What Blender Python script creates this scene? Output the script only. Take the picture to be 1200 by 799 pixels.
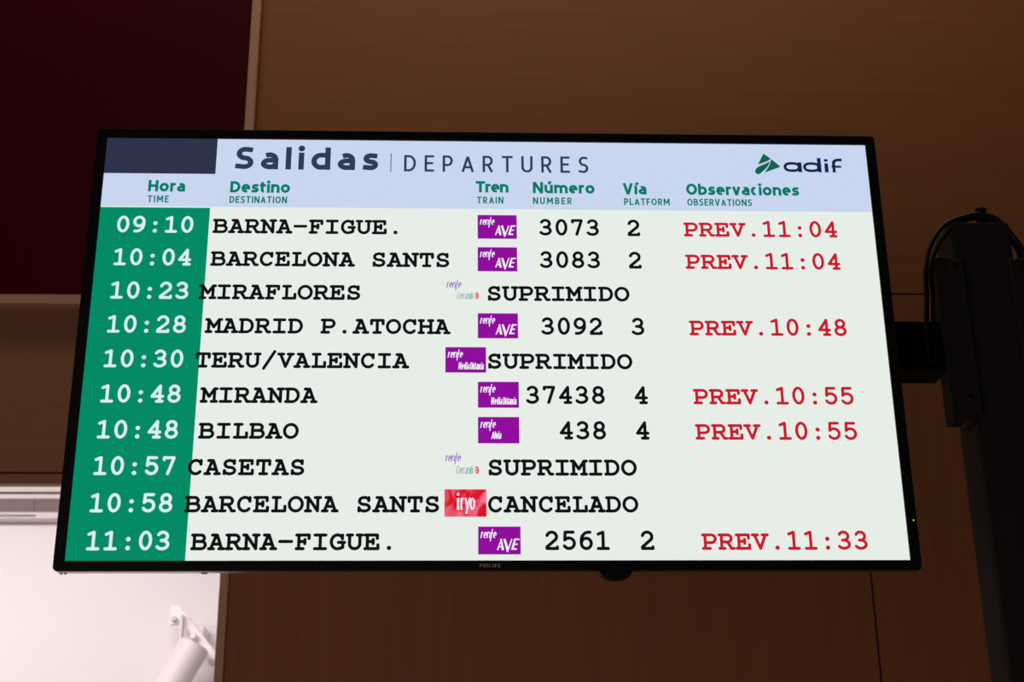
import bpy, bmesh, math, random
from mathutils import Vector, Matrix
random.seed(7)
C = bpy.context.scene.collection
scn = bpy.context.scene
for o in list(bpy.data.objects): bpy.data.objects.remove(o)

# ------------------------------------------------------------------ camera
ZC = 2.40                                    # height of the display's centre above the floor
yaw, pitch, roll = -0.0416385, 0.3773567, 0.0107117
R = Matrix.Rotation(yaw, 3, 'Z') @ Matrix.Rotation(pitch, 3, 'X') @ Matrix.Rotation(roll, 3, 'Y')
right, fwd, up = R.col[0], R.col[1], R.col[2]
cd = bpy.data.cameras.new('camera'); cam = bpy.data.objects.new('camera', cd); C.objects.link(cam)
M4 = Matrix((right, up, -fwd)).transposed().to_4x4()
M4.translation = Vector((-0.0563054, -2.1174221, ZC - 0.8417649))
cam.matrix_world = M4
cd.sensor_width = 36; cd.lens = 52.927; cd.clip_start = 0.05
cd.dof.use_dof = True; cd.dof.focus_distance = 2.27; cd.dof.aperture_fstop = 8.0
scn.camera = cam

# ------------------------------------------------------------------ light and exposure
vs = scn.view_settings
vs.view_transform = 'Standard'; vs.look = 'None'; vs.gamma = 1; vs.use_curve_mapping = False; vs.exposure = 0
w = bpy.data.worlds.new('world'); scn.world = w; w.use_nodes = True
w.node_tree.nodes['Background'].inputs[0].default_value = (1.0, 0.86, 0.78, 1)
w.node_tree.nodes['Background'].inputs[1].default_value = 0.010
def area(name, loc, target, sx, sy, power, col):
    l = bpy.data.lights.new(name, 'AREA'); l.shape = 'RECTANGLE'; l.size = sx; l.size_y = sy
    l.energy = power; l.color = col
    o = bpy.data.objects.new(name, l); C.objects.link(o); o.location = loc
    o.rotation_euler = (Vector(target) - Vector(loc)).to_track_quat('-Z', 'Y').to_euler()
    return o
area('hall_ceiling_light', (0.1, 0.55, 6.4), (0.1, 1.4, 3.0), 3.2, 0.5, 42, (1.0, 0.85, 0.70))
area('hall_fill_light', (-2.3, -3.3, 1.0), (-0.3, 1.5, 2.8), 3.0, 2.0, 20, (1.0, 0.86, 0.79))  # added low fill lamp, standing in for light bounced off the hall floor
area('shop_ceiling_light', (-1.9, 1.95, 3.24), (-1.8, 2.9, 1.2), 2.4, 0.5, 63, (1.0, 0.93, 0.92))

# ------------------------------------------------------------------ materials
def mat(name, col, rough=0.5, metal=0.0, spec=0.5, emit=None, es=1.0):
    m = bpy.data.materials.new(name); m.use_nodes = True
    b = m.node_tree.nodes['Principled BSDF']
    b.inputs['Base Color'].default_value = (*col, 1); b.inputs['Roughness'].default_value = rough
    b.inputs['Metallic'].default_value = metal; b.inputs['Specular IOR Level'].default_value = spec
    if emit:
        b.inputs['Emission Color'].default_value = (*emit, 1); b.inputs['Emission Strength'].default_value = es
    return m
def lin(*c): return tuple((v/255/12.92 if v/255 <= .04045 else ((v/255+.055)/1.055)**2.4) for v in c)
def lcd(name, *rgb): return mat(name, (0.004,)*3, 0.55, 0, 0.12, lin(*rgb))
def speckle(name, col, col2, scale, rough, spec=0.5, bump=0.0):
    m = mat(name, col, rough, 0, spec); n = m.node_tree.nodes; L = m.node_tree.links; b = n['Principled BSDF']
    tc = n.new('ShaderNodeTexCoord'); t = n.new('ShaderNodeTexNoise'); t.inputs['Scale'].default_value = scale
    t.inputs['Detail'].default_value = 4
    mx = n.new('ShaderNodeMix'); mx.data_type = 'RGBA'
    mx.inputs['A'].default_value = (*col, 1); mx.inputs['B'].default_value = (*col2, 1)
    L.new(tc.outputs['Object'], t.inputs['Vector']); L.new(t.outputs['Fac'], mx.inputs['Factor'])
    L.new(mx.outputs['Result'], b.inputs['Base Color'])
    if bump:
        bp = n.new('ShaderNodeBump'); bp.inputs['Strength'].default_value = bump; bp.inputs['Distance'].default_value = 0.002
        L.new(t.outputs['Fac'], bp.inputs['Height']); L.new(bp.outputs['Normal'], b.inputs['Normal'])
    return m
def wood(name, c1, c2, along):
    m = mat(name, c1, 0.55, 0, 0.3); n = m.node_tree.nodes; L = m.node_tree.links; b = n['Principled BSDF']
    tc = n.new('ShaderNodeTexCoord'); mp = n.new('ShaderNodeMapping')
    mp.inputs['Scale'].default_value = (1.2, 12, 30) if along == 'X' else (30, 12, 1.2)
    t = n.new('ShaderNodeTexNoise'); t.inputs['Scale'].default_value = 1.6; t.inputs['Detail'].default_value = 7
    t.inputs['Roughness'].default_value = 0.62; t.inputs['Distortion'].default_value = 0.5
    r = n.new('ShaderNodeValToRGB'); r.color_ramp.elements[0].position = 0.3; r.color_ramp.elements[1].position = 0.72
    r.color_ramp.elements[0].color = (*c2, 1); r.color_ramp.elements[1].color = (*c1, 1)
    L.new(tc.outputs['Object'], mp.inputs['Vector']); L.new(mp.outputs['Vector'], t.inputs['Vector'])
    L.new(t.outputs['Fac'], r.inputs['Fac']); L.new(r.outputs['Color'], b.inputs['Base Color'])
    return m
WOOD_H = wood('wood_horizontal_grain', (0.40, 0.145, 0.054), (0.345, 0.122, 0.045), 'X')
WOOD_V = wood('wood_vertical_grain', (0.40, 0.145, 0.062), (0.34, 0.120, 0.050), 'Z')
WOOD_T = wood('wood_edging', (0.76, 0.415, 0.27), (0.71, 0.38, 0.245), 'Z')  # paler edging wood, both grains brightened further for the light the strips catch
WOOD_TH = wood('wood_edging_horizontal', (0.76, 0.415, 0.27), (0.71, 0.38, 0.245), 'X')
WOOD_L = wood('wood_header', (0.45, 0.20, 0.11), (0.40, 0.175, 0.092), 'X')
GAP = mat('dark_backing', (0.012, 0.008, 0.006), 0.9)
RED = speckle('dark_red_panel', (0.085, 0.0030, 0.0075), (0.078, 0.0026, 0.0068), 3, 0.5, 0.05)
WHITE = speckle('white_plaster', (0.88, 0.825, 0.83), (0.86, 0.805, 0.81), 5, 0.8, 0.2)
SOFFIT = speckle('grey_fascia', (0.22, 0.16, 0.152), (0.205, 0.15, 0.142), 8, 0.6, 0.3)
SLOT = mat('grey_slot', (0.30, 0.24, 0.24), 0.6)
ALU = mat('white_aluminium', (0.70, 0.62, 0.61), 0.35, 0.0)
FLOORM = speckle('terrazzo_floor', (0.30, 0.27, 0.25), (0.22, 0.20, 0.18), 60, 0.35)
SHOPF = speckle('pale_shop_floor', (0.80, 0.75, 0.74), (0.74, 0.69, 0.68), 30, 0.4)
BLACKP = speckle('black_plastic', (0.014, 0.014, 0.014), (0.011, 0.011, 0.011), 300, 0.5, 0.2)
GLOSSB = mat('glossy_black_edge', (0.012, 0.012, 0.012), 0.16, 0, 0.9)
EDGE = mat('metal_edge', (0.55, 0.53, 0.53), 0.22, 1.0)
BLACKM = speckle('black_powder_coat', (0.044, 0.040, 0.038), (0.036, 0.033, 0.031), 400, 0.55, 0.15, 0.15)
ARMM = speckle('black_arm_paint', (0.010, 0.010, 0.010), (0.006, 0.006, 0.006), 400, 0.5, 0.15)
RUBBER = mat('black_rubber', (0.010, 0.010, 0.010), 0.5, 0, 0.3)
STEEL = mat('steel', (0.6, 0.58, 0.55), 0.3, 1.0)
LOGOG = mat('printed_grey', (0.75, 0.55, 0.45), 0.4)
LEDM = mat('green_led', (0.05, 0.1, 0.02), 0.4, 0, 0.5, lin(150, 215, 40), 1.0)
GREYP = mat('grey_lamp_paint', (0.80, 0.71, 0.72), 0.5)
WHITEP = mat('white_lamp_paint', (0.92, 0.84, 0.83), 0.4)
# what the panel shows: light of its own, one colour per kind of mark
L_BODY = lcd('lcd_body', 231, 238, 232); L_HEAD = lcd('lcd_header', 200, 214, 240)
L_GREEN = lcd('lcd_green', 0, 138, 101); L_DARK = lcd('lcd_slate', 46, 50, 74)
L_TIME = lcd('lcd_time', 214, 240, 243); L_BLACK = lcd('lcd_black', 14, 18, 20); L_RED = lcd('lcd_red', 203, 26, 44)
L_SLATE = lcd('lcd_title', 50, 58, 88); L_TEAL = lcd('lcd_teal', 0, 124, 104); L_PURP = lcd('lcd_purple', 143, 12, 157)
L_WHITE = lcd('lcd_white', 246, 240, 252); L_LOGO = lcd('lcd_logo_green', 12, 102, 76); L_NAVY = lcd('lcd_navy', 24, 34, 72)
L_LILAC = lcd('lcd_lilac', 150, 112, 196); L_SAGE = lcd('lcd_sage', 132, 176, 168); L_CORAL = lcd('lcd_coral', 232, 92, 100)
def red_silk():
    m = lcd('lcd_red_pattern', 226, 40, 60); n = m.node_tree.nodes; L = m.node_tree.links; b = n['Principled BSDF']
    tc = n.new('ShaderNodeTexCoord'); t = n.new('ShaderNodeTexNoise'); t.inputs['Scale'].default_value = 34
    t.inputs['Detail'].default_value = 1.5; t.inputs['Distortion'].default_value = 1.2
    r = n.new('ShaderNodeValToRGB'); e = r.color_ramp.elements
    e[0].position = 0.46; e[0].color = (*lin(220, 20, 36), 1); e[1].position = 0.74; e[1].color = (*lin(250, 124, 158), 1)
    L.new(tc.outputs['Object'], t.inputs['Vector']); L.new(t.outputs['Fac'], r.inputs['Fac'])
    L.new(r.outputs['Color'], b.inputs['Emission Color']); return m
L_SILK = red_silk()

# ------------------------------------------------------------------ object helpers
def empty(name, loc, label, cat, group=None):
    o = bpy.data.objects.new(name, None); C.objects.link(o); o.location = loc; o.empty_display_size = .1
    tag(o, label, cat, group); return o
def tag(o, label, cat=None, group=None):
    o['label'] = label
    if cat: o['category'] = cat
    if group: o['group'] = group
    return o
def obj(name, bm, mats, parent=None, smooth=False, label=None, bevel=0):
    bmesh.ops.recalc_face_normals(bm, faces=bm.faces)
    me = bpy.data.meshes.new(name); bm.to_mesh(me); bm.free()
    for m in (mats if isinstance(mats, (list, tuple)) else [mats]): me.materials.append(m)
    if smooth:
        for p in me.polygons: p.use_smooth = True
    o = bpy.data.objects.new(name, me); C.objects.link(o)
    if parent:
        o.parent = parent
    if label: o['label'] = label
    if bevel:
        b = o.modifiers.new('bevel', 'BEVEL'); b.width = bevel; b.segments = 3; b.limit_method = 'ANGLE'
    return o
def struct(name, bm, mats, parent=None, bevel=0):
    o = obj(name, bm, mats, parent, bevel=bevel)
    if not parent: o['kind'] = 'structure'
    return o
def box(bm, x0, x1, y0, y1, z0, z1, mi=0):
    v = [bm.verts.new((x, y, z)) for x in (x0, x1) for y in (y0, y1) for z in (z0, z1)]
    for q in ((0,1,3,2), (4,6,7,5), (0,4,5,1), (2,3,7,6), (0,2,6,4), (1,5,7,3)):
        f = bm.faces.new([v[i] for i in q]); f.material_index = mi
    return bm
def prism(bm, pts, a0, a1, axis='Y'):
    """extrude a 2-D outline; axis Y: points are (x,z), axis X: points are (y,z), axis Z: (x,y)"""
    def P(p, a): return {'Y': (p[0], a, p[1]), 'X': (a, p[0], p[1]), 'Z': (p[0], p[1], a)}[axis]
    A = [bm.verts.new(P(p, a0)) for p in pts]; B = [bm.verts.new(P(p, a1)) for p in pts]
    bm.faces.new(A); bm.faces.new(B); n = len(pts)
    for i in range(n): bm.faces.new((A[i], A[(i+1) % n], B[(i+1) % n], B[i]))
    return bm
def rrect(x0, x1, z0, z1, r, n=5):
    out = []
    for cx, cz, a in ((x1-r, z1-r, 0), (x0+r, z1-r, 90), (x0+r, z0+r, 180), (x1-r, z0+r, 270)):
        for k in range(n+1):
            t = math.radians(a + 90*k/n); out.append((cx + r*math.cos(t), cz + r*math.sin(t)))
    return out
def ring(bm, outer, inner, y0, y1):
    n = len(outer)
    V = [[bm.verts.new((p[0], y, p[1])) for p in s] for s, y in ((outer, y0), (inner, y0), (outer, y1), (inner, y1))]
    for i in range(n):
        j = (i+1) % n
        bm.faces.new((V[0][i], V[0][j], V[1][j], V[1][i])); bm.faces.new((V[2][i], V[3][i], V[3][j], V[2][j]))
        bm.faces.new((V[0][i], V[2][i], V[2][j], V[0][j])); bm.faces.new((V[1][i], V[1][j], V[3][j], V[3][i]))
    return bm
def lathe(bm, prof, p0, p1, seg=24):
    """profile (t along p0->p1, radius) turned about that axis"""
    p0, p1 = Vector(p0), Vector(p1); ax = p1 - p0
    q = ax.normalized().to_track_quat('Z', 'Y'); rings = []
    for t, r in prof:
        c = p0 + ax*t
        rings.append([bm.verts.new(c + q @ Vector((r*math.cos(2*math.pi*k/seg), r*math.sin(2*math.pi*k/seg), 0))) for k in range(seg)])
    for a, b in zip(rings, rings[1:]):
        for k in range(seg): bm.faces.new((a[k], a[(k+1) % seg], b[(k+1) % seg], b[k]))
    bm.faces.new(rings[0]); bm.faces.new(rings[-1]); return bm
def catmull(P, n=8):
    P = [Vector(p) for p in P]; Q = [2*P[0]-P[1]] + P + [2*P[-1]-P[-2]]; out = []
    for i in range(1, len(Q)-2):
        a, b, c, d = Q[i-1:i+3]
        for k in range(n):
            t = k/n
            out.append(0.5*((2*b) + (c-a)*t + (2*a-5*b+4*c-d)*t*t + (3*b-a-3*c+d)*t**3))
    out.append(P[-1]); return out
def tube(bm, P, r, seg=10):
    rings = []; prev = None
    for i, p in enumerate(P):
        d = (P[min(i+1, len(P)-1)] - P[max(i-1, 0)]).normalized()
        u = d.cross(Vector((0, 1, 0.02))).normalized() if prev is None else (prev - d*prev.dot(d)).normalized()
        prev = u; v = d.cross(u)
        rings.append([bm.verts.new(p + (u*math.cos(2*math.pi*k/seg) + v*math.sin(2*math.pi*k/seg))*r) for k in range(seg)])
    for a, b in zip(rings, rings[1:]):
        for k in range(seg): bm.faces.new((a[k], a[(k+1) % seg], b[(k+1) % seg], b[k]))
    bm.faces.new(rings[0]); bm.faces.new(rings[-1]); return bm
BM = bmesh.new

# ================================================================== THE SETTING
WY = 1.50                                                      # front of the timber cladding
struct('floor', box(BM(), -5, 4.5, -6, WY+.118, -0.1, 0), FLOORM)
struct('floor', box(BM(), -5, 1.0, WY+.118, 3.6, -0.1, 0), SHOPF)              # unseen shop floor, made pale to bounce light upward
# wall behind the cladding, with the shop opening left of x = -0.617
wb = BM()
box(wb, -0.617, 4.5, WY+.018, WY+.118, 0, 5.2); box(wb, -5, -0.617, WY+.018, WY+.118, 2.72, 5.2); box(wb, -5, -3.4, WY+.018, WY+.118, 0, 2.72)
box(wb, -5, -0.617, WY+.018, WY+.030, 2.612, 2.72)
wall = struct('wall_back', wb, GAP)
g = 0.0028
obj('wood_panel', box(BM(), -0.598, 4.5, WY, WY+.018, 3.132+g, 5.2), WOOD_H, wall, bevel=.001, label='wide upper wood panel with horizontal grain')
obj('wood_panel', box(BM(), -0.5975, 0.9725-g, WY, WY+.018, 0, 3.132-g), WOOD_V, wall, bevel=.001, label='lower wood panel behind the display')
obj('wood_panel', box(BM(), 0.9725+g, 2.54-g, WY, WY+.018, 0, 3.132-g), WOOD_V, wall, bevel=.001, label='lower wood panel behind the black post')
obj('wood_panel', box(BM(), 2.54+g, 4.5, WY, WY+.018, 0, 3.132-g), WOOD_V, wall, bevel=.001)
obj('wood_panel', box(BM(), -5, -0.622, WY, WY+.018, 2.640, 3.10), WOOD_L, wall, bevel=.001, label='wood panel below the dark red board')
# lintel board under a dark groove
struct('trim_1', box(BM(), -5, -0.622, WY-.012, WY+.018, 2.606, 2.631), WOOD_L, bevel=.002)
# white fascia on the far wall of the shop: two pale rails, grey boards with a butt joint, a slotted lower rail
FY = 3.43
def fz(z): return 1.558 + (z-1.558)*1.228
def fas(bm, x0, x1, y0, y1, z0, z1, mi=0): return box(bm, x0, x1, FY+y0, FY+y1, fz(z0), fz(z1), mi)
t2 = BM()
fas(t2, -5, 0.90, 0, .07, 2.845, 2.880); fas(t2, -5, 0.90, .010, .07, 2.838, 2.845, 1); fas(t2, -5, 0.90, 0, .07, 2.8235, 2.838)
struct('trim_2', t2, [ALU, GAP], bevel=.0008)
so = BM()
fas(so, -5, -1.6290, .005, .07, 2.7805, 2.8235); fas(so, -1.6270, 0.90, .005, .07, 2.7805, 2.8235)
struct('trim_3', so, SOFFIT)
t4 = BM()
fas(t4, -5, 0.90, -.002, .07, 2.7725, 2.7800); fas(t4, -5, -1.617, .007, .07, 2.766, 2.7725, 1); fas(t4, -1.617, 0.90, -.001, .07, 2.766, 2.7725, 0); fas(t4, -5, 0.90, 0, .070, 2.762, 2.766, 0)
struct('trim_4', t4, [ALU, SLOT], bevel=.0006)
# edging strip down the right of the opening and the red board
struct('trim_5', box(BM(), -0.617, -0.5965, WY-.010, WY+.018, 0, 3.062), WOOD_T, bevel=.0015)
struct('trim_6', box(BM(), -0.617, -0.602, WY+.118, WY+.14, 0, 2.60), WHITE)
# the bright shop behind the opening
SY = 3.5
struct('wall_rear', box(BM(), -5, 1.0, SY, SY+.1, 0, 3.4), WHITE)
struct('wall_left', box(BM(), -5.1, -5, -6, SY+.1, 0, 5.2), WHITE)
struct('wall_right', box(BM(), 0.9, 1.0, WY+.118, SY, 0, 3.4), WHITE)
struct('ceiling', box(BM(), -5, 1.0, WY+.118, SY+.1, 3.3, 3.4), WHITE)

# ================================================================== RED BOARD in its wood frame
rb = empty('framed_red_board', (-2.6, WY-.014, 4.0), 'large dark red board in a wood frame, high on the wall at the upper left', 'wall board')
ox, oy, oz = rb.location
def L_(bm):                                                    # world-built mesh moved into the empty's frame
    bmesh.ops.translate(bm, verts=bm.verts, vec=-Vector((ox, oy, oz))); return bm
fy = WY - .030
obj('red_face', L_(box(BM(), -4.55, -.627, fy+.004, WY, 3.108, 4.92)), RED, rb)
fr = BM()
box(fr, -4.6, -.600, fy, WY, 3.078, 3.104); box(fr, -4.6, -.600, fy, WY, 4.92, 4.945)
obj('frame_rail', L_(fr), WOOD_TH, rb, bevel=.001)
obj('frame_stile', L_(box(BM(), -.6235, -.600, fy, WY, 3.104, 4.92)), WOOD_T, rb, bevel=.001)
obj('frame_stile', L_(box(BM(), -4.6, -4.55, fy, WY, 3.104, 4.92)), WOOD_T, rb, bevel=.001)

# ================================================================== DEPARTURES DISPLAY
PX = 1.2096/1920
tv = empty('departures_display', (0, 0, ZC), 'large flat departures display with green time column, hung beside the black post', 'display screen')
SW, SH = 1.2096/2, 0.6804/2
bz = BM(); ring(bz, rrect(-.6203, .6203, -.3548, .3556, .0065), rrect(-SW, SW, -SH, SH, .0006), -.0035, .002)
obj('bezel', bz, BLACKP, tv, bevel=.0008)
eb = BM(); ring(eb, rrect(-.6197, .6197, -.3545, .3551, .006), rrect(-.600, .600, -.335, .335, .005), .002, .014)
obj('edge_band', eb, EDGE, tv, label='thin metal edge band behind the bezel')
hb = BM(); prism(hb, rrect(-.60, .60, -.320, .335, .02), .012, .045); prism(hb, rrect(-.45, .45, -.26, .22, .02), .045, .070)
obj('back_housing', hb, BLACKP, tv, bevel=.003)
bu = BM(); prism(bu, [(.1775 + .0235*math.cos(math.radians(180+k*15)), -.3535 + .0125*math.sin(math.radians(180+k*15))) for k in range(13)], .001, .019)
obj('sensor_bump', bu, BLACKP, tv)
ld = BM(); lathe(ld, [(0, .0013), (.7, .0013), (1, .0008)], (.6150, -.0034, -.2815), (.6150, -.0045, -.2815), 12)
obj('power_light', ld, LEDM, tv, label='tiny green power light')
for sx in (-.612, -.606, -.412, -.408):
    s = BM(); lathe(s, [(0, .0022), (1, .0018)], (sx, .014, -.3543), (sx, .014, -.3560), 10); obj('edge_screw', s, STEEL, tv)
mp_ = BM(); box(mp_, .36, .52, .070, .100, -.12, .14)
obj('mount_plate', mp_, BLACKM, tv, bevel=.002)
screen = obj('screen', box(BM(), -SW, SW, 0, .008, -SH, SH), L_BODY, tv)

# ---- marks on the panel. Design grid: 1920 x 1080, u to the right, v down
def E(cx, cy, rx, ry, a0, a1, n=None):
    n = n or max(4, int(abs(a1-a0)/15))
    return [(cx + rx*math.cos(math.radians(a0+(a1-a0)*k/n)), cy + ry*math.sin(math.radians(a0+(a1-a0)*k/n))) for k in range(n+1)]
def face(bm, pts, layer, mi=0):
    f = bm.faces.new([bm.verts.new(((u-960)*PX, -.0002*layer, (540-v)*PX)) for u, v in pts]); f.material_index = mi
def disc(bm, c, r, layer, mi=0, ry=None, n=14):
    face(bm, [(c[0]+r*math.cos(2*math.pi*k/n), c[1]+(ry or r)*math.sin(2*math.pi*k/n)) for k in range(n)], layer, mi)
def stroke(bm, P, wd, layer, mi=0, cap=True):
    """a pen line of width wd along P (design pixels); round or flat ends"""
    Q = [P[0]]
    for p in P[1:]:
        if math.hypot(p[0]-Q[-1][0], p[1]-Q[-1][1]) > 1e-4: Q.append(p)
    if len(Q) < 2: return
    h = wd/2; N = len(Q)
    dirs = []
    for a, b in zip(Q, Q[1:]):
        l = math.hypot(b[0]-a[0], b[1]-a[1]); dirs.append(((b[0]-a[0])/l, (b[1]-a[1])/l))
    closed = math.hypot(Q[0][0]-Q[-1][0], Q[0][1]-Q[-1][1]) < 1e-3
    left = []
    for i in range(N-1):
        d = dirs[i]; n = (-d[1], d[0]); ends = []
        for j, e in ((i, i-1), (i+1, i+1)):
            if closed and (e < 0 or e >= N-1): e = e % (N-1)
            if 0 <= e < N-1:
                m = dirs[e]; k = d[0]*m[0] + d[1]*m[1]
                if k > (0.7 if cap else -0.3):
                    s = 1/(1+k); o = ((n[0]-m[1])*s, (n[1]+m[0])*s)
                    ends.append((Q[j], o)); continue
                if e == i+1 or closed: disc(bm, Q[j], h, layer, mi)
            ends.append((Q[j], n))
        (a, oa), (b, ob) = ends
        face(bm, [(a[0]+oa[0]*h, a[1]+oa[1]*h), (b[0]+ob[0]*h, b[1]+ob[1]*h), (b[0]-ob[0]*h, b[1]-ob[1]*h), (a[0]-oa[0]*h, a[1]-oa[1]*h)], layer, mi)
    if cap and not closed:
        disc(bm, Q[0], h, layer, mi); disc(bm, Q[-1], h, layer, mi)
def rect(bm, u0, v0, u1, v1, layer, mi=0): face(bm, [(u0, v0), (u1, v0), (u1, v1), (u0, v1)], layer, mi)

# typewriter face with slab serifs, cell 600 wide, pen lines through the middle of each stem
H = 490
def slab(*xs, y): return [[(a, y), (b, y)] for a, b in xs]
MONO = {
 'A': [[(110,0),(285,H)], [(150,H),(315,H)], [(315,H),(490,0)], [(175,165),(425,165)], [(40,0),(205,0)], [(395,0),(560,0)]],
 'B': [[(130,0),(130,H)], [(60,H),(350,H)]+E(350,375,125,115,90,-90)+[(130,260)], [(350,260)]+E(375,130,145,130,90,-90)+[(60,0)]],
 'C': [E(310,245,215,250,38,318), [(487,H),(487,350)]],
 'D': [[(130,0),(130,H)], [(60,H),(290,H)]+E(290,245,220,245,90,-90)+[(60,0)]],
 'E': [[(140,0),(140,H)], [(60,H),(490,H),(490,370)], [(60,0),(515,0),(515,135)], [(140,255),(345,255)], [(345,180),(345,330)]],
 'F': [[(155,0),(155,H)], [(75,H),(510,H),(510,365)], [(75,0),(310,0)], [(155,255),(365,255)], [(365,180),(365,330)]],
 'G': [E(300,245,215,250,40,300), [(470,H),(470,350)], [(335,225),(550,225)], [(490,225),(490,45)], [(490,45),(405,10)]],
 'H': [[(120,0),(120,H)], [(480,0),(480,H)], [(120,250),(480,250)]] + slab((45,205),(395,555), y=0) + slab((45,205),(395,555), y=H),
 'I': [[(300,0),(300,H)], [(110,H),(490,H)], [(110,0),(490,0)]],
 'L': [[(215,0),(215,H)], [(95,H),(345,H)], [(95,0),(525,0),(525,170)]],
 'M': [[(110,0),(110,H),(300,190),(490,H),(490,0)]] + slab((25,205),(395,575), y=0) + slab((25,110),(490,575), y=H),
 'N': [[(130,0),(130,H),(470,0),(470,H)]] + slab((45,225), y=0) + slab((30,130),(375,565), y=H),
 'O': [E(300,245,228,248,0,360,28)],
 'P': [[(145,0),(145,H)], [(65,H),(365,H)]+E(365,350,145,140,90,-90)+[(145,210)], [(65,0),(315,0)]],
 'R': [[(125,0),(125,H)], [(50,H),(345,H)]+E(345,362,130,128,90,-90)+[(125,234)], [(50,0),(235,0)], [(315,234),(390,140),(470,0),(560,0)]],
 'S': [E(300,366,168,128,24,262)+E(305,118,185,122,92,-160), [(463,H),(463,375)], [(122,0),(122,120)]],
 'T': [[(300,0),(300,H)], [(85,345),(85,H),(515,H),(515,345)], [(180,0),(420,0)]],
 'U': [[(120,H),(120,170)]+E(300,170,180,172,180,360)+[(480,170),(480,H)]] + slab((40,215),(385,560), y=H),
 'V': [[(105,H),(300,0),(495,H)]] + slab((30,215),(385,570), y=H),
 '/': [[(110,-75),(490,590)]], '-': [[(95,258),(505,258)]],
 '0': [E(300,297,172,297,0,360,28)], '1': [[(130,520),(300,592),(300,0)], [(125,0),(478,0)]],
 '2': [E(290,425,170,168,165,-35)+[(115,55),(115,0),(485,0),(485,55)]],
 '3': [E(285,445,160,148,155,-88)+[(240,297)], E(280,148,195,149,88,-150)],
 '4': [[(385,0),(385,592),(110,190),(490,190)], [(280,0),(485,0)]],
 '5': [[(450,592),(165,592),(150,325)]+E(295,190,190,190,142,-150)],
 '9': [[(600-x, 592-y) for x, y in E(400, 300, 270, 292, 80, 180)+[(130,200)]+E(305,185,175,186,180,540,24)]],
 '6': [E(400,300,270,292,80,180)+[(130,200)]+E(305,185,175,186,180,540,24)],
 '7': [[(125,520),(125,592),(470,592),(280,0)]],
 '8': [E(300,448,148,145,0,360,24), E(300,150,178,152,0,360,24)],
}
DOTS = {'.': [(300,25)], ':': [(300,25),(300,345)]}
def mono(bm, text, u, base, layer, mi, pitch=39.0, em=.0645, wd=7.6, digw=1.0):
    for i, ch in enumerate(text):
        ou = u + i*pitch
        for P in MONO.get(ch, []): stroke(bm, [(ou + x*em*digw, base - 3.2 - y*em) for x, y in P], wd, layer, mi)
        for x, y in DOTS.get(ch, []): disc(bm, (ou + x*em, base - 3.2 - y*em), 5.2, layer, mi)

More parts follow.
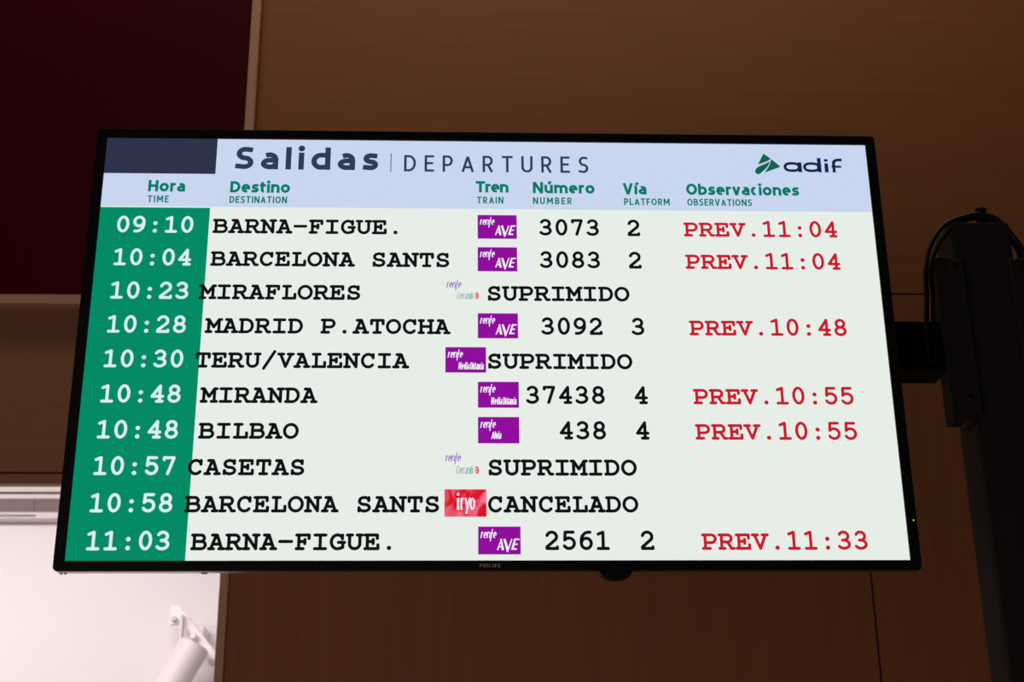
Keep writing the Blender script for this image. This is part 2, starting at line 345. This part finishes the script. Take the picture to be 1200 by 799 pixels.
# humanist sans for the headings: (width, strokes) for half stem h, cap height 700, x-height 515
def sans_glyph(c, h, xs):
    lo, hi, xh = h, 700-h, 535-h
    W = dict(S=430, a=410, l=0, i=0, d=450, s=370, r=275, e=440, o=465, n=435, u=435, m=690, b=450, v=430, c=370, t=300, f=290, y=430,
             D=510, E=405, P=440, A=540, R=460, T=470, U=490, H=500, I=0, M=640, N=520, O=560, B=460, V=530, L=390, F=390, C=450).get(c, 400)
    ch = {'í': 'i', 'ú': 'u'}.get(c, c)
    if ch in 'liI': W = 2*h
    elif c == 'ú': W = 435
    W = W*xs if ch not in 'liI' else W
    x0, x1 = h, W-h; m = W/2; rx = (x1-x0)/2; ym = (lo+xh)/2; ry = (xh-lo)/2
    dots = []; S = []
    if ch == 'S': S = [[(W*.94, hi-22)] + E(m+.03*W, 350+(hi-350)/2, rx*.93, (hi-350)/2, 82, 262) + E(m, (350+lo)/2, rx, (350-lo)/2, 88, -92) + [(W*.02, lo+26)]]
    if ch == 's': S = [[(W*.94, xh-16)] + E(m+.03*W, ym+ry/2, rx*.93, ry/2, 80, 262) + E(m, lo+ry/2, rx, ry/2, 86, -92) + [(W*.03, lo+20)]]
    if ch == 'a': S = [[(x0+.12*W, xh-.06*xh)] + E(m, xh-rx*.9, rx, rx*.9, 110, 0) + [(x1, 0)], [(x1, ym+.04*xh), (m, ym+.04*xh)] + E(m, (ym+.04*xh+lo)/2, rx, (ym+.04*xh-lo)/2, 90, 270) + [(m+.1*W, lo)] + [(x1, lo+.2*ry)]]
    if ch == 'l': S = [[(h, 0), (h, 705)]]
    if ch == 'I': S = [[(h, 0), (h, 700)]]
    if ch == 'i':
        S = [[(h, 0), (h, 535)]]
        if c == 'i': dots = [(h, 665)]
    if ch == 'd': S = [[(x1, 0), (x1, 705)], [(x1, xh)] + E(m, ym, rx, ry, 90, 270) + [(x1, lo+.1*ry)]]
    if ch == 'b': S = [[(x0, 0), (x0, 705)], [(x0, xh-.1*ry)] + E(m, ym, rx, ry, 90, -90) + [(x0, lo)]]
    if ch == 'r': S = [[(x0, 0), (x0, 535)], [(x0, xh-.35*ry)] + E(x1, xh-.45*ry, x1-x0, .45*ry, 140, 92) + [(W, xh-6)]]
    if ch == 'e': S = [[(x0, ym), (x1, ym)] + E(m, ym, rx, ry, 0, 300)]
    if ch == 'o': S = [E(m, ym, rx, ry, 0, 360, 26)]
    if ch == 'c': S = [E(m+.1*rx, ym, rx, ry, 62, 298)]
    if ch == 'n': S = [[(x0, 0), (x0, 535)], [(x0, xh-.25*ry)] + E(m, xh-rx*.95, rx, rx*.95, 140, 0) + [(x1, 0)]]
    if ch == 'u': S = [[(x0, 535)] + E(m, lo+rx*.95, rx, rx*.95, 180, 320) + [(x1, lo+.25*ry)], [(x1, 535), (x1, 0)]]
    if ch == 'm':
        q = (x1-x0)/4
        S = [[(x0, 0), (x0, 535)], [(x0, xh-.25*ry)] + E(x0+q, xh-q, q, q, 140, 0) + [(x0+2*q, 0)], [(x0+2*q, xh-.25*ry)] + E(x0+3*q, xh-q, q, q, 140, 0) + [(x1, 0)]]
    if ch == 'v': S = [[(x0, 535), (m, 0)], [(m, 0), (x1, 535)]]
    if ch == 'y': S = [[(x0, 535), (m, 0)], [(x1, 535), (m, 0), (m-.18*W, -180)]]
    if ch == 't': S = [[(m-.12*W, 660)] + E(m-.12*W+.3*W, lo+.3*W, .3*W, .3*W, 180, 275), [(0, xh), (W, xh)]]
    if ch == 'f': S = [[(m, -160)] + [(m, 560)] + E(x1+h, 560, x1+h-m, 140, 180, 95), [(0, xh), (W, xh)]]
    if ch == 'D': S = [[(x0, 0), (x0, 700)], [(x0, hi), (m*.8, hi)] + E(m*.8, 350, x1-m*.8, 350-h, 90, -90) + [(x0, lo)]]
    if ch == 'E': S = [[(x0, 0), (x0, 700)], [(x0, hi), (W, hi)], [(x0, lo), (W, lo)], [(x0, 360), (W*.9, 360)]]
    if ch == 'F': S = [[(x0, 0), (x0, 700)], [(x0, hi), (W, hi)], [(x0, 350), (W*.9, 350)]]
    if ch == 'L': S = [[(x0, 0), (x0, 700)], [(x0, lo), (W, lo)]]
    if ch == 'P': S = [[(x0, 0), (x0, 700)], [(x0, hi), (m, hi)] + E(m, (hi+290)/2, x1-m, (hi-290)/2, 90, -90) + [(x0, 290)]]
    if ch == 'R': S = [[(x0, 0), (x0, 700)], [(x0, hi), (m, hi)] + E(m, (hi+310)/2, x1-m-.04*W, (hi-310)/2, 90, -90) + [(x0, 310)], [(m, 310), (x1, 0)]]
    if ch == 'B': S = [[(x0, 0), (x0, 700)], [(x0, hi), (m, hi)] + E(m, (hi+365)/2, x1-m-.06*W, (hi-365)/2, 90, -90) + [(x0, 365)], [(m, 365)] + E(m, (365+lo)/2, x1-m, (365-lo)/2, 90, -90) + [(x0, lo)]]
    if ch == 'A': S = [[(x0, 0), (m, 700-h)], [(m, 700-h), (x1, 0)], [(x0+.17*W, 200), (x1-.17*W, 200)]]; dots = []
    if ch == 'T': S = [[(m, 0), (m, 700)], [(0, hi), (W, hi)]]
    if ch == 'U': S = [[(x0, 700), (x0, lo+rx)] + E(m, lo+rx, rx, rx, 180, 360) + [(x1, 700)]]
    if ch == 'H': S = [[(x0, 0), (x0, 700)], [(x1, 0), (x1, 700)], [(x0, 355), (x1, 355)]]
    if ch == 'M': S = [[(x0, 0), (x0+.03*W, 700)], [(x1, 0), (x1-.03*W, 700)], [(x0+.03*W, 690), (m, 180)], [(m, 180), (x1-.03*W, 690)]]
    if ch == 'N': S = [[(x0, 0), (x0, 700)], [(x1, 0), (x1, 700)], [(x0, 690), (x1, 10)]]
    if ch == 'O': S = [E(m, 350, rx, 350-h, 0, 360, 28)]
    if ch == 'C': S = [E(m+.06*rx, 350, rx, 350-h, 55, 305)]
    if ch == 'V': S = [[(x0, 700), (m, 0)], [(m, 0), (x1, 700)]]
    if c in 'íú': S.append([(m-.02*W if c == 'ú' else h, 575), ((m if c == 'ú' else h)+130, 740)])
    return W, S, dots
def sans(bm, text, u0, u1, base, cap, stem, layer, mi=0, xs=1.0, shear=0.0):
    k = cap/700; h = stem/2/k
    G = [sans_glyph(c, h, xs) for c in text]
    tr = ((u1-u0) - sum(g_[0] for g_ in G)*k)/max(1, len(text)-1)
    u = u0
    for W, S, dots in G:
        for P in S: stroke(bm, [(u + x*k + y*k*shear, base - y*k) for x, y in P], stem, layer, mi, cap=False)
        for x, y in dots: disc(bm, (u + x*k + y*k*shear, base - y*k), stem*.62, layer, mi)
        u += W*k + tr

def mark(name, bm, mats, label=None): return obj(name, bm, mats, screen, label=label)
b = BM(); rect(b, 0, 0, 1920, 190, 1); mark('header_band', b, L_HEAD, 'pale blue header band')
b = BM(); rect(b, 0, 0, 275, 99, 2); mark('header_block', b, L_DARK, 'dark slate block at the corner of the header')
b = BM(); rect(b, 0, 193, 268, 1080, 1); mark('time_column', b, L_GREEN, 'green column behind the times')
for nm, fn in (('title', lambda b: sans(b, 'Salidas', 322, 679, 84.5, 63, 13.6, 2, xs=1.18)), ('title_divider', lambda b: stroke(b, [(711, 36), (711, 89)], 2.0, 2, 0, False)),
               ('subtitle', lambda b: sans(b, 'DEPARTURES', 744, 1208, 87, 46.5, 6.3, 2, xs=.88))):
    b = BM(); fn(b); mark(nm, b, L_SLATE)
heads = [('Hora', 112, 203, 149, 'TIME', 113, 165, 179), ('Destino', 314, 462, 150, 'DESTINATION', 314, 456, 179), ('Tren', 924, 1006, 144, 'TRAIN', 927, 993, 175),
         ('Número', 1067, 1222, 145, 'NUMBER', 1067, 1164, 175.5), ('Vía', 1293, 1353, 146, 'PLATFORM', 1295, 1410, 176), ('Observaciones', 1453, 1739, 146, 'OBSERVATIONS', 1454, 1617, 176)]
for a, ua, ub, va, t, uc, ud, vb in heads:
    b = BM(); sans(b, a, ua, ub, va, 31.5, 7.2, 2, xs=1.10); mark('column_heading', b, L_TEAL, 'green heading ' + a)
    b = BM(); sans(b, t, uc, ud, vb, 19, 3.5, 2, xs=.90); mark('column_subheading', b, L_TEAL, 'small green heading ' + t)
# operator mark: a rounded green triangle cut by two pale tracks, and its lettering
b = BM()
def rounded(P, r):
    out = []; n = len(P)
    for i in range(n):
        p, a, c = Vector(P[i]), Vector(P[i-1]), Vector(P[(i+1) % n])
        s, e = p + (a-p).normalized()*r, p + (c-p).normalized()*r
        for k in range(6):
            t = k/5; out.append(tuple((1-t)**2*s + 2*t*(1-t)*p + t*t*e))
    return out
face(b, rounded([(1639.8, 58.3), (1656.5, 26.5), (1674.2, 41.5), (1671, 44.2), (1663, 49.3), (1655, 52.6)], 2.2), 2, 0)
face(b, rounded([(1655, 81.5), (1665, 67.5), (1672.6, 53), (1674.6, 41.5), (1698, 64)], 4.0), 2, 0)
face(b, [(1672.8, 47.6), (1668, 58), (1661.5, 67.5), (1653, 76), (1645, 83.6), (1640.5, 86), (1635.6, 85.2), (1632, 81.5), (1631.4, 76.5), (1634, 70.8), (1640, 65.2), (1649, 60.2), (1659, 56), (1667, 51.5)], 2, 0)
def sq(cx, cy, rx, ry, a0, a1, n=22):                              # squarish oval for the wide letters
    o = []
    for k in range(n+1):
        t = math.radians(a0+(a1-a0)*k/n); c_, s_ = math.cos(t), math.sin(t)
        o.append((cx + rx*math.copysign(abs(c_)**.8, c_), cy - ry*math.copysign(abs(s_)**.8, s_)))
    return o
stroke(b, sq(1727, 64.5, 18, 10.5, 0, 360), 7.4, 2, 1, False); stroke(b, [(1747, 51), (1747, 79)], 9.6, 2, 1, False)
stroke(b, sq(1777, 64.5, 18, 10.5, 0, 360), 7.4, 2, 1, False); stroke(b, [(1797, 38), (1797, 79)], 9.6, 2, 1, False)
stroke(b, [(1815, 53), (1815, 79)], 9.4, 2, 1, False); rect(b, 1810.3, 41, 1819.7, 48, 2, 1)
stroke(b, [(1834, 79), (1834, 54)] + sq(1850, 54, 16, 11, 180, 92, 8) + [(1856, 43)], 8.0, 2, 1, False); stroke(b, [(1828, 62.5), (1853, 62.5)], 6.0, 2, 1, False)
mark('operator_logo', b, [L_LOGO, L_NAVY, L_HEAD], 'rounded green triangle logo with wide dark blue lettering')

def renfe(b, u, v, mi):                                            # small slanted word, the f tall and descending
    sans(b, 'r', u, u+6, v, 19, 2.5, 4, mi, .55, .18); sans(b, 'e', u+6, u+13, v, 19, 2.4, 4, mi, .62, .18); sans(b, 'n', u+13.5, u+21, v, 19, 2.4, 4, mi, .70, .18)
    stroke(b, [(u+22.5, v+7.5), (u+28, v-21)], 2.2, 4, mi, False); stroke(b, [(u+24, v-11), (u+29.5, v-11.5)], 1.7, 4, mi, False)
    sans(b, 'e', u+28, u+35, v, 19, 2.4, 4, mi, .62, .18)
def badge(kind, u, v):
    u1, v1 = u+97, v+65
    b = BM()
    if kind == 'cerc':
        renfe(b, u+1, v+21, 0); sans(b, 'Cercan', u+26, u+58, v+51, 19, 1.7, 4, 1, .55, .12); sans(b, 'ías', u+58, u+66, v+51, 19, 1.7, 4, 1, .45, .12)
        disc(b, (u+75, v+42), 4.8, 4, 2, 9.5, 18); stroke(b, E(u+75, v+42, 1.9, 4.8, 60, 300), 1.5, 5, 3, False)
        return mark('train_logo', b, [L_LILAC, L_SAGE, L_CORAL, L_BODY], 'pale train logo, lilac and red on white')
    if kind == 'iryo':
        rect(b, u, v, u1, v1, 3, 0)
        stroke(b, [(u+31.5, v+49), (u+31.5, v+21)], 5.2, 4, 1, False); rect(b, u+29, v+9, u+34, v+15, 4, 1)
        stroke(b, [(u+39, v+49), (u+39, v+20)], 4.0, 4, 1, False); stroke(b, [(u+39, v+28), (u+41, v+23), (u+45, v+21.5)], 3.6, 4, 1, False)
        stroke(b, [(u+48.5, v+20), (u+53, v+45)], 3.8, 4, 1, False); stroke(b, [(u+58.5, v+20), (u+53, v+45), (u+50, v+58)], 3.8, 4, 1, False)
        stroke(b, E(u+64.5, v+34.5, 4.2, 12.5, 0, 360, 22), 3.8, 4, 1, False)
        return mark('train_logo', b, [L_SILK, L_WHITE], 'red train logo with white lettering')
    rect(b, u, v, u1, v1, 3, 0); renfe(b, u+5, v+27, 1)
    if kind == 'ave':
        q = lambda x, y: (u+x, v+y)
        stroke(b, [q(44,55), q(52.5,31)], 2.8, 4, 1, False); face(b, [q(50.5,29), q(54,29), q(59,55), q(53.5,55)], 4, 1); stroke(b, [q(48,47.5), q(55,47.5)], 2.6, 4, 1, False)
        face(b, [q(57.5,29), q(62.5,29), q(68.5,49), q(67,60), q(65.5,60)], 4, 1); stroke(b, [q(77,29), q(66.5,59.5)], 2.8, 4, 1, False)
        face(b, [q(75,54), q(82,30), q(86,30), q(80,54)], 4, 1)
        stroke(b, [q(82,30), q(94,30)], 3.6, 4, 1, False); stroke(b, [q(79,41.5), q(90,41.5)], 3.2, 4, 1, False); stroke(b, [q(76,52.5), q(88,52.5)], 3.6, 4, 1, False)
        lab = 'purple train logo with a large slanted white word'
    elif kind == 'media':
        sans(b, 'Media', u+31, u+57, v+57, 18, 2.2, 4, 1, .42, .06); sans(b, 'Distancia', u+59, u+91, v+57, 18, 2.0, 4, 1, .42, .06)
        lab = 'purple train logo with two small white words'
    else:
        sans(b, 'Alvia', u+31, u+54, v+54, 18, 2.3, 4, 1, .55, .10); lab = 'purple train logo with a short faint white word'
    return mark('train_logo', b, [L_PURP, L_WHITE], lab)
rows = [('09:10', 'BARNA-FIGUE.', 'ave', '3073', '2', 'PREV.11:04'), ('10:04', 'BARCELONA SANTS', 'ave', '3083', '2', 'PREV.11:04'),
        ('10:23', 'MIRAFLORES', 'cerc', 'SUPRIMIDO', '', ''), ('10:28', 'MADRID P.ATOCHA', 'ave', '3092', '3', 'PREV.10:48'),
        ('10:30', 'TERU/VALENCIA', 'media', 'SUPRIMIDO', '', ''), ('10:48', 'MIRANDA', 'media', '37438', '4', 'PREV.10:55'),
        ('10:48', 'BILBAO', 'alvia', '438', '4', 'PREV.10:55'), ('10:57', 'CASETAS', 'cerc', 'SUPRIMIDO', '', ''),
        ('10:58', 'BARCELONA SANTS', 'iryo', 'CANCELADO', '', ''), ('11:03', 'BARNA-FIGUE.', 'ave', '2561', '2', 'PREV.11:33')]
for i, (tm, dest, kind, num, via, ob) in enumerate(rows):
    base = 261.5 + 88.15*i; off = not num[0].isdigit()
    b = BM(); mono(b, tm, 40, base, 2, 0, 39.0, wd=7.2); mark('departure_time', b, L_TIME, 'time ' + tm)
    b = BM(); mono(b, dest, 257.5 if off else 277.5, base, 2, 0); mark('destination', b, L_BLACK, 'destination ' + dest)
    if off:
        b = BM(); mono(b, num, 949, base, 2, 0); mark('status_text', b, L_BLACK, 'status ' + num)
    else:
        b = BM(); mono(b, num, 1234 - 39*len(num), base, 2, 0); mark('train_number', b, L_BLACK, 'train number ' + num)
        b = BM(); mono(b, via, 1297, base, 2, 0); mark('platform_number', b, L_BLACK, 'platform ' + via)
        b = BM(); mono(b, ob, 1440, base, 2, 0, wd=7.2); mark('observation', b, L_RED, 'red note ' + ob)
    badge(kind, 851 if off else 928.5, base - 54.5)
# maker's lettering under the picture, printed on the bezel
b = BM()
sans(b, 'PHILIPS', 960-28, 960+18, 1096.5, 8.5, 1.9, 18.3, 0, .95)
obj('maker_lettering', b, LOGOG, tv, label='small printed grey lettering under the picture')

# ================================================================== POST with its brackets
PXL, PXR, PYF, PYB = .7635, .8640, .100, .178
post = empty('support_post', ((PXL+PXR)/2, (PYF+PYB)/2, 0), 'black square steel post at the right carrying the display arm', 'post')
def Lp(bm): bmesh.ops.translate(bm, verts=bm.verts, vec=-Vector(post.location)); return bm
sh = BM(); prism(sh, [(p[0], p[1]) for p in rrect(PXL, PXR, PYF, PYB, .006, 4)], .012, 2.653, 'Z')
obj('shaft', Lp(sh), BLACKM, post, bevel=.0015)
bp_ = BM(); box(bp_, PXL-.09, PXR+.09, PYF-.09, PYB+.09, 0, .012)
obj('base_plate', Lp(bp_), BLACKM, post, bevel=.002)
def bracket(side):
    x0 = PXL if side < 0 else PXR
    s = side
    b = BM()
    z0, z1 = (2.304, 2.586)
    def bx(a, c, y0, y1, za, zb): box(b, min(x0+s*a, x0+s*c), max(x0+s*a, x0+s*c), y0, y1, za, zb)
    prism(b, [(x0, z1), (x0+s*.030, z1), (x0+s*.036, z1-.006), (x0+s*.036, z0+.002), (x0+s*.016, z0+.002), (x0+s*.012, z0-.004), (x0, z0-.004)], .092, .132)
    o = obj('mounting_bracket', Lp(b), BLACKM, post, bevel=.0015)
    f = BM(); box(f, x0-.014, x0+.010, .088, .0998, z0+.010, z1-.004)
    fl = obj('flange', Lp(f), BLACKM, o, bevel=.002)
    for z in (2.5675, 2.339):
        c = BM(); xb = x0-.0075 if side < 0 else x0+.004
        lathe(c, [(0, .0052), (.55, .0052), (.9, .0040), (1, .002)], (xb, .0885, z), (xb, .0825, z), 16); obj('bolt', Lp(c), GLOSSB, o, smooth=False)
bracket(-1); bracket(1)
ar = BM(); prism(ar, rrect(.44, PXL-.034, 2.390, 2.476, .004, 3), .1005, .160)
arm = obj('arm', Lp(ar), ARMM, post, bevel=.002)
lp = BM(); box(lp, .640, PXL-.034, .098, .1005, 2.390, 2.396)
obj('arm_lip', Lp(lp), ARMM, arm, bevel=.0008)
ck = BM(); box(ck, .817, .832, .108, .122, 2.652, 2.683); lathe(ck, [(0, .0095), (.8, .0095), (1, .006)], (.8245, .115, 2.676), (.8245, .115, 2.686), 14)
obj('cable_clip', Lp(ck), BLACKP, post)

# ================================================================== CABLES over the post
c1 = catmull([(.701, .092, 2.40), (.7015, .093, 2.455), (.709, .095, 2.52), (.7135, .097, 2.565), (.728, .100, 2.612), (.757, .104, 2.650), (.792, .107, 2.6665), (.819, .108, 2.672), (.846, .108, 2.664), (.868, .107, 2.635), (.884, .106, 2.600), (.887, .104, 2.555), (.888, .102, 2.48)], 8)
o = obj('display_cable', tube(BM(), c1, .0042), RUBBER, smooth=True)
tag(o, 'thicker outer black cable looping from the arm over the post top', 'cable', 'cables over the post')
c2 = catmull([(.711, .094, 2.40), (.7125, .0945, 2.455), (.719, .095, 2.52), (.7225, .096, 2.566), (.737, .098, 2.606), (.766, .103, 2.644), (.795, .112, 2.662), (.817, .116, 2.668), (.843, .116, 2.6625), (.862, .114, 2.638), (.877, .112, 2.604), (.8805, .108, 2.56), (.882, .104, 2.48)], 8)
o = obj('display_cable', tube(BM(), c2, .0036), RUBBER, smooth=True)
tag(o, 'thinner inner black cable looping beneath the outer one over the post', 'cable', 'cables over the post')

# ================================================================== SPOTLIGHT in the bright shop
sp = empty('wall_spotlight', (-1.02, SY, 2.60), 'pale spotlight on a slanted bracket on the white shop wall, lower left', 'spotlight')
def Ls(bm): bmesh.ops.translate(bm, verts=bm.verts, vec=-Vector(sp.location)); return bm
Y0 = SY - .16
b = BM(); prism(b, [(-1.078, 2.694), (-1.045, 2.694), (-.908, 2.528), (-.903, 2.474), (-.925, 2.474), (-.934, 2.512), (-1.045, 2.640), (-1.050, 2.622), (-1.078, 2.622)], Y0+.02, Y0+.045)
obj('yoke', Ls(b), WHITEP, sp, bevel=.004)
b = BM(); box(b, -1.015, -.955, Y0+.044, SY, 2.565, 2.625)
obj('wall_mount', Ls(b), WHITEP, sp, bevel=.006)
b = BM(); lathe(b, [(0, .050), (.02, .056), (.97, .056), (.985, .053), (.99, .047), (.96, .044)], (-.973, Y0-.03, 2.542), (-1.075, Y0-.05, 2.330), 32)
hd = obj('lamp_head', Ls(b), GREYP, sp, smooth=False, label='grey cylindrical lamp head')
b = BM(); box(b, -1.036, -1.026, Y0-.01, Y0+.03, 2.500, 2.655)
obj('stem', Ls(b), GREYP, sp, bevel=.002)
b = BM(); lathe(b, [(0, .013), (.8, .013), (1, .009)], (-.985, Y0+.02, 2.576), (-.985, Y0-.012, 2.576), 14)
obj('joint_nut', Ls(b), WHITEP, sp)
for p in ((-1.061, 2.640), (-.918, 2.487)):
    b = BM(); lathe(b, [(0, .011), (.8, .010), (1, .006)], (p[0], Y0+.022, p[1]), (p[0], Y0+.004, p[1]), 12); obj('bolt', Ls(b), mat('dull_steel', (.55, .48, .48), .4, .2), sp)
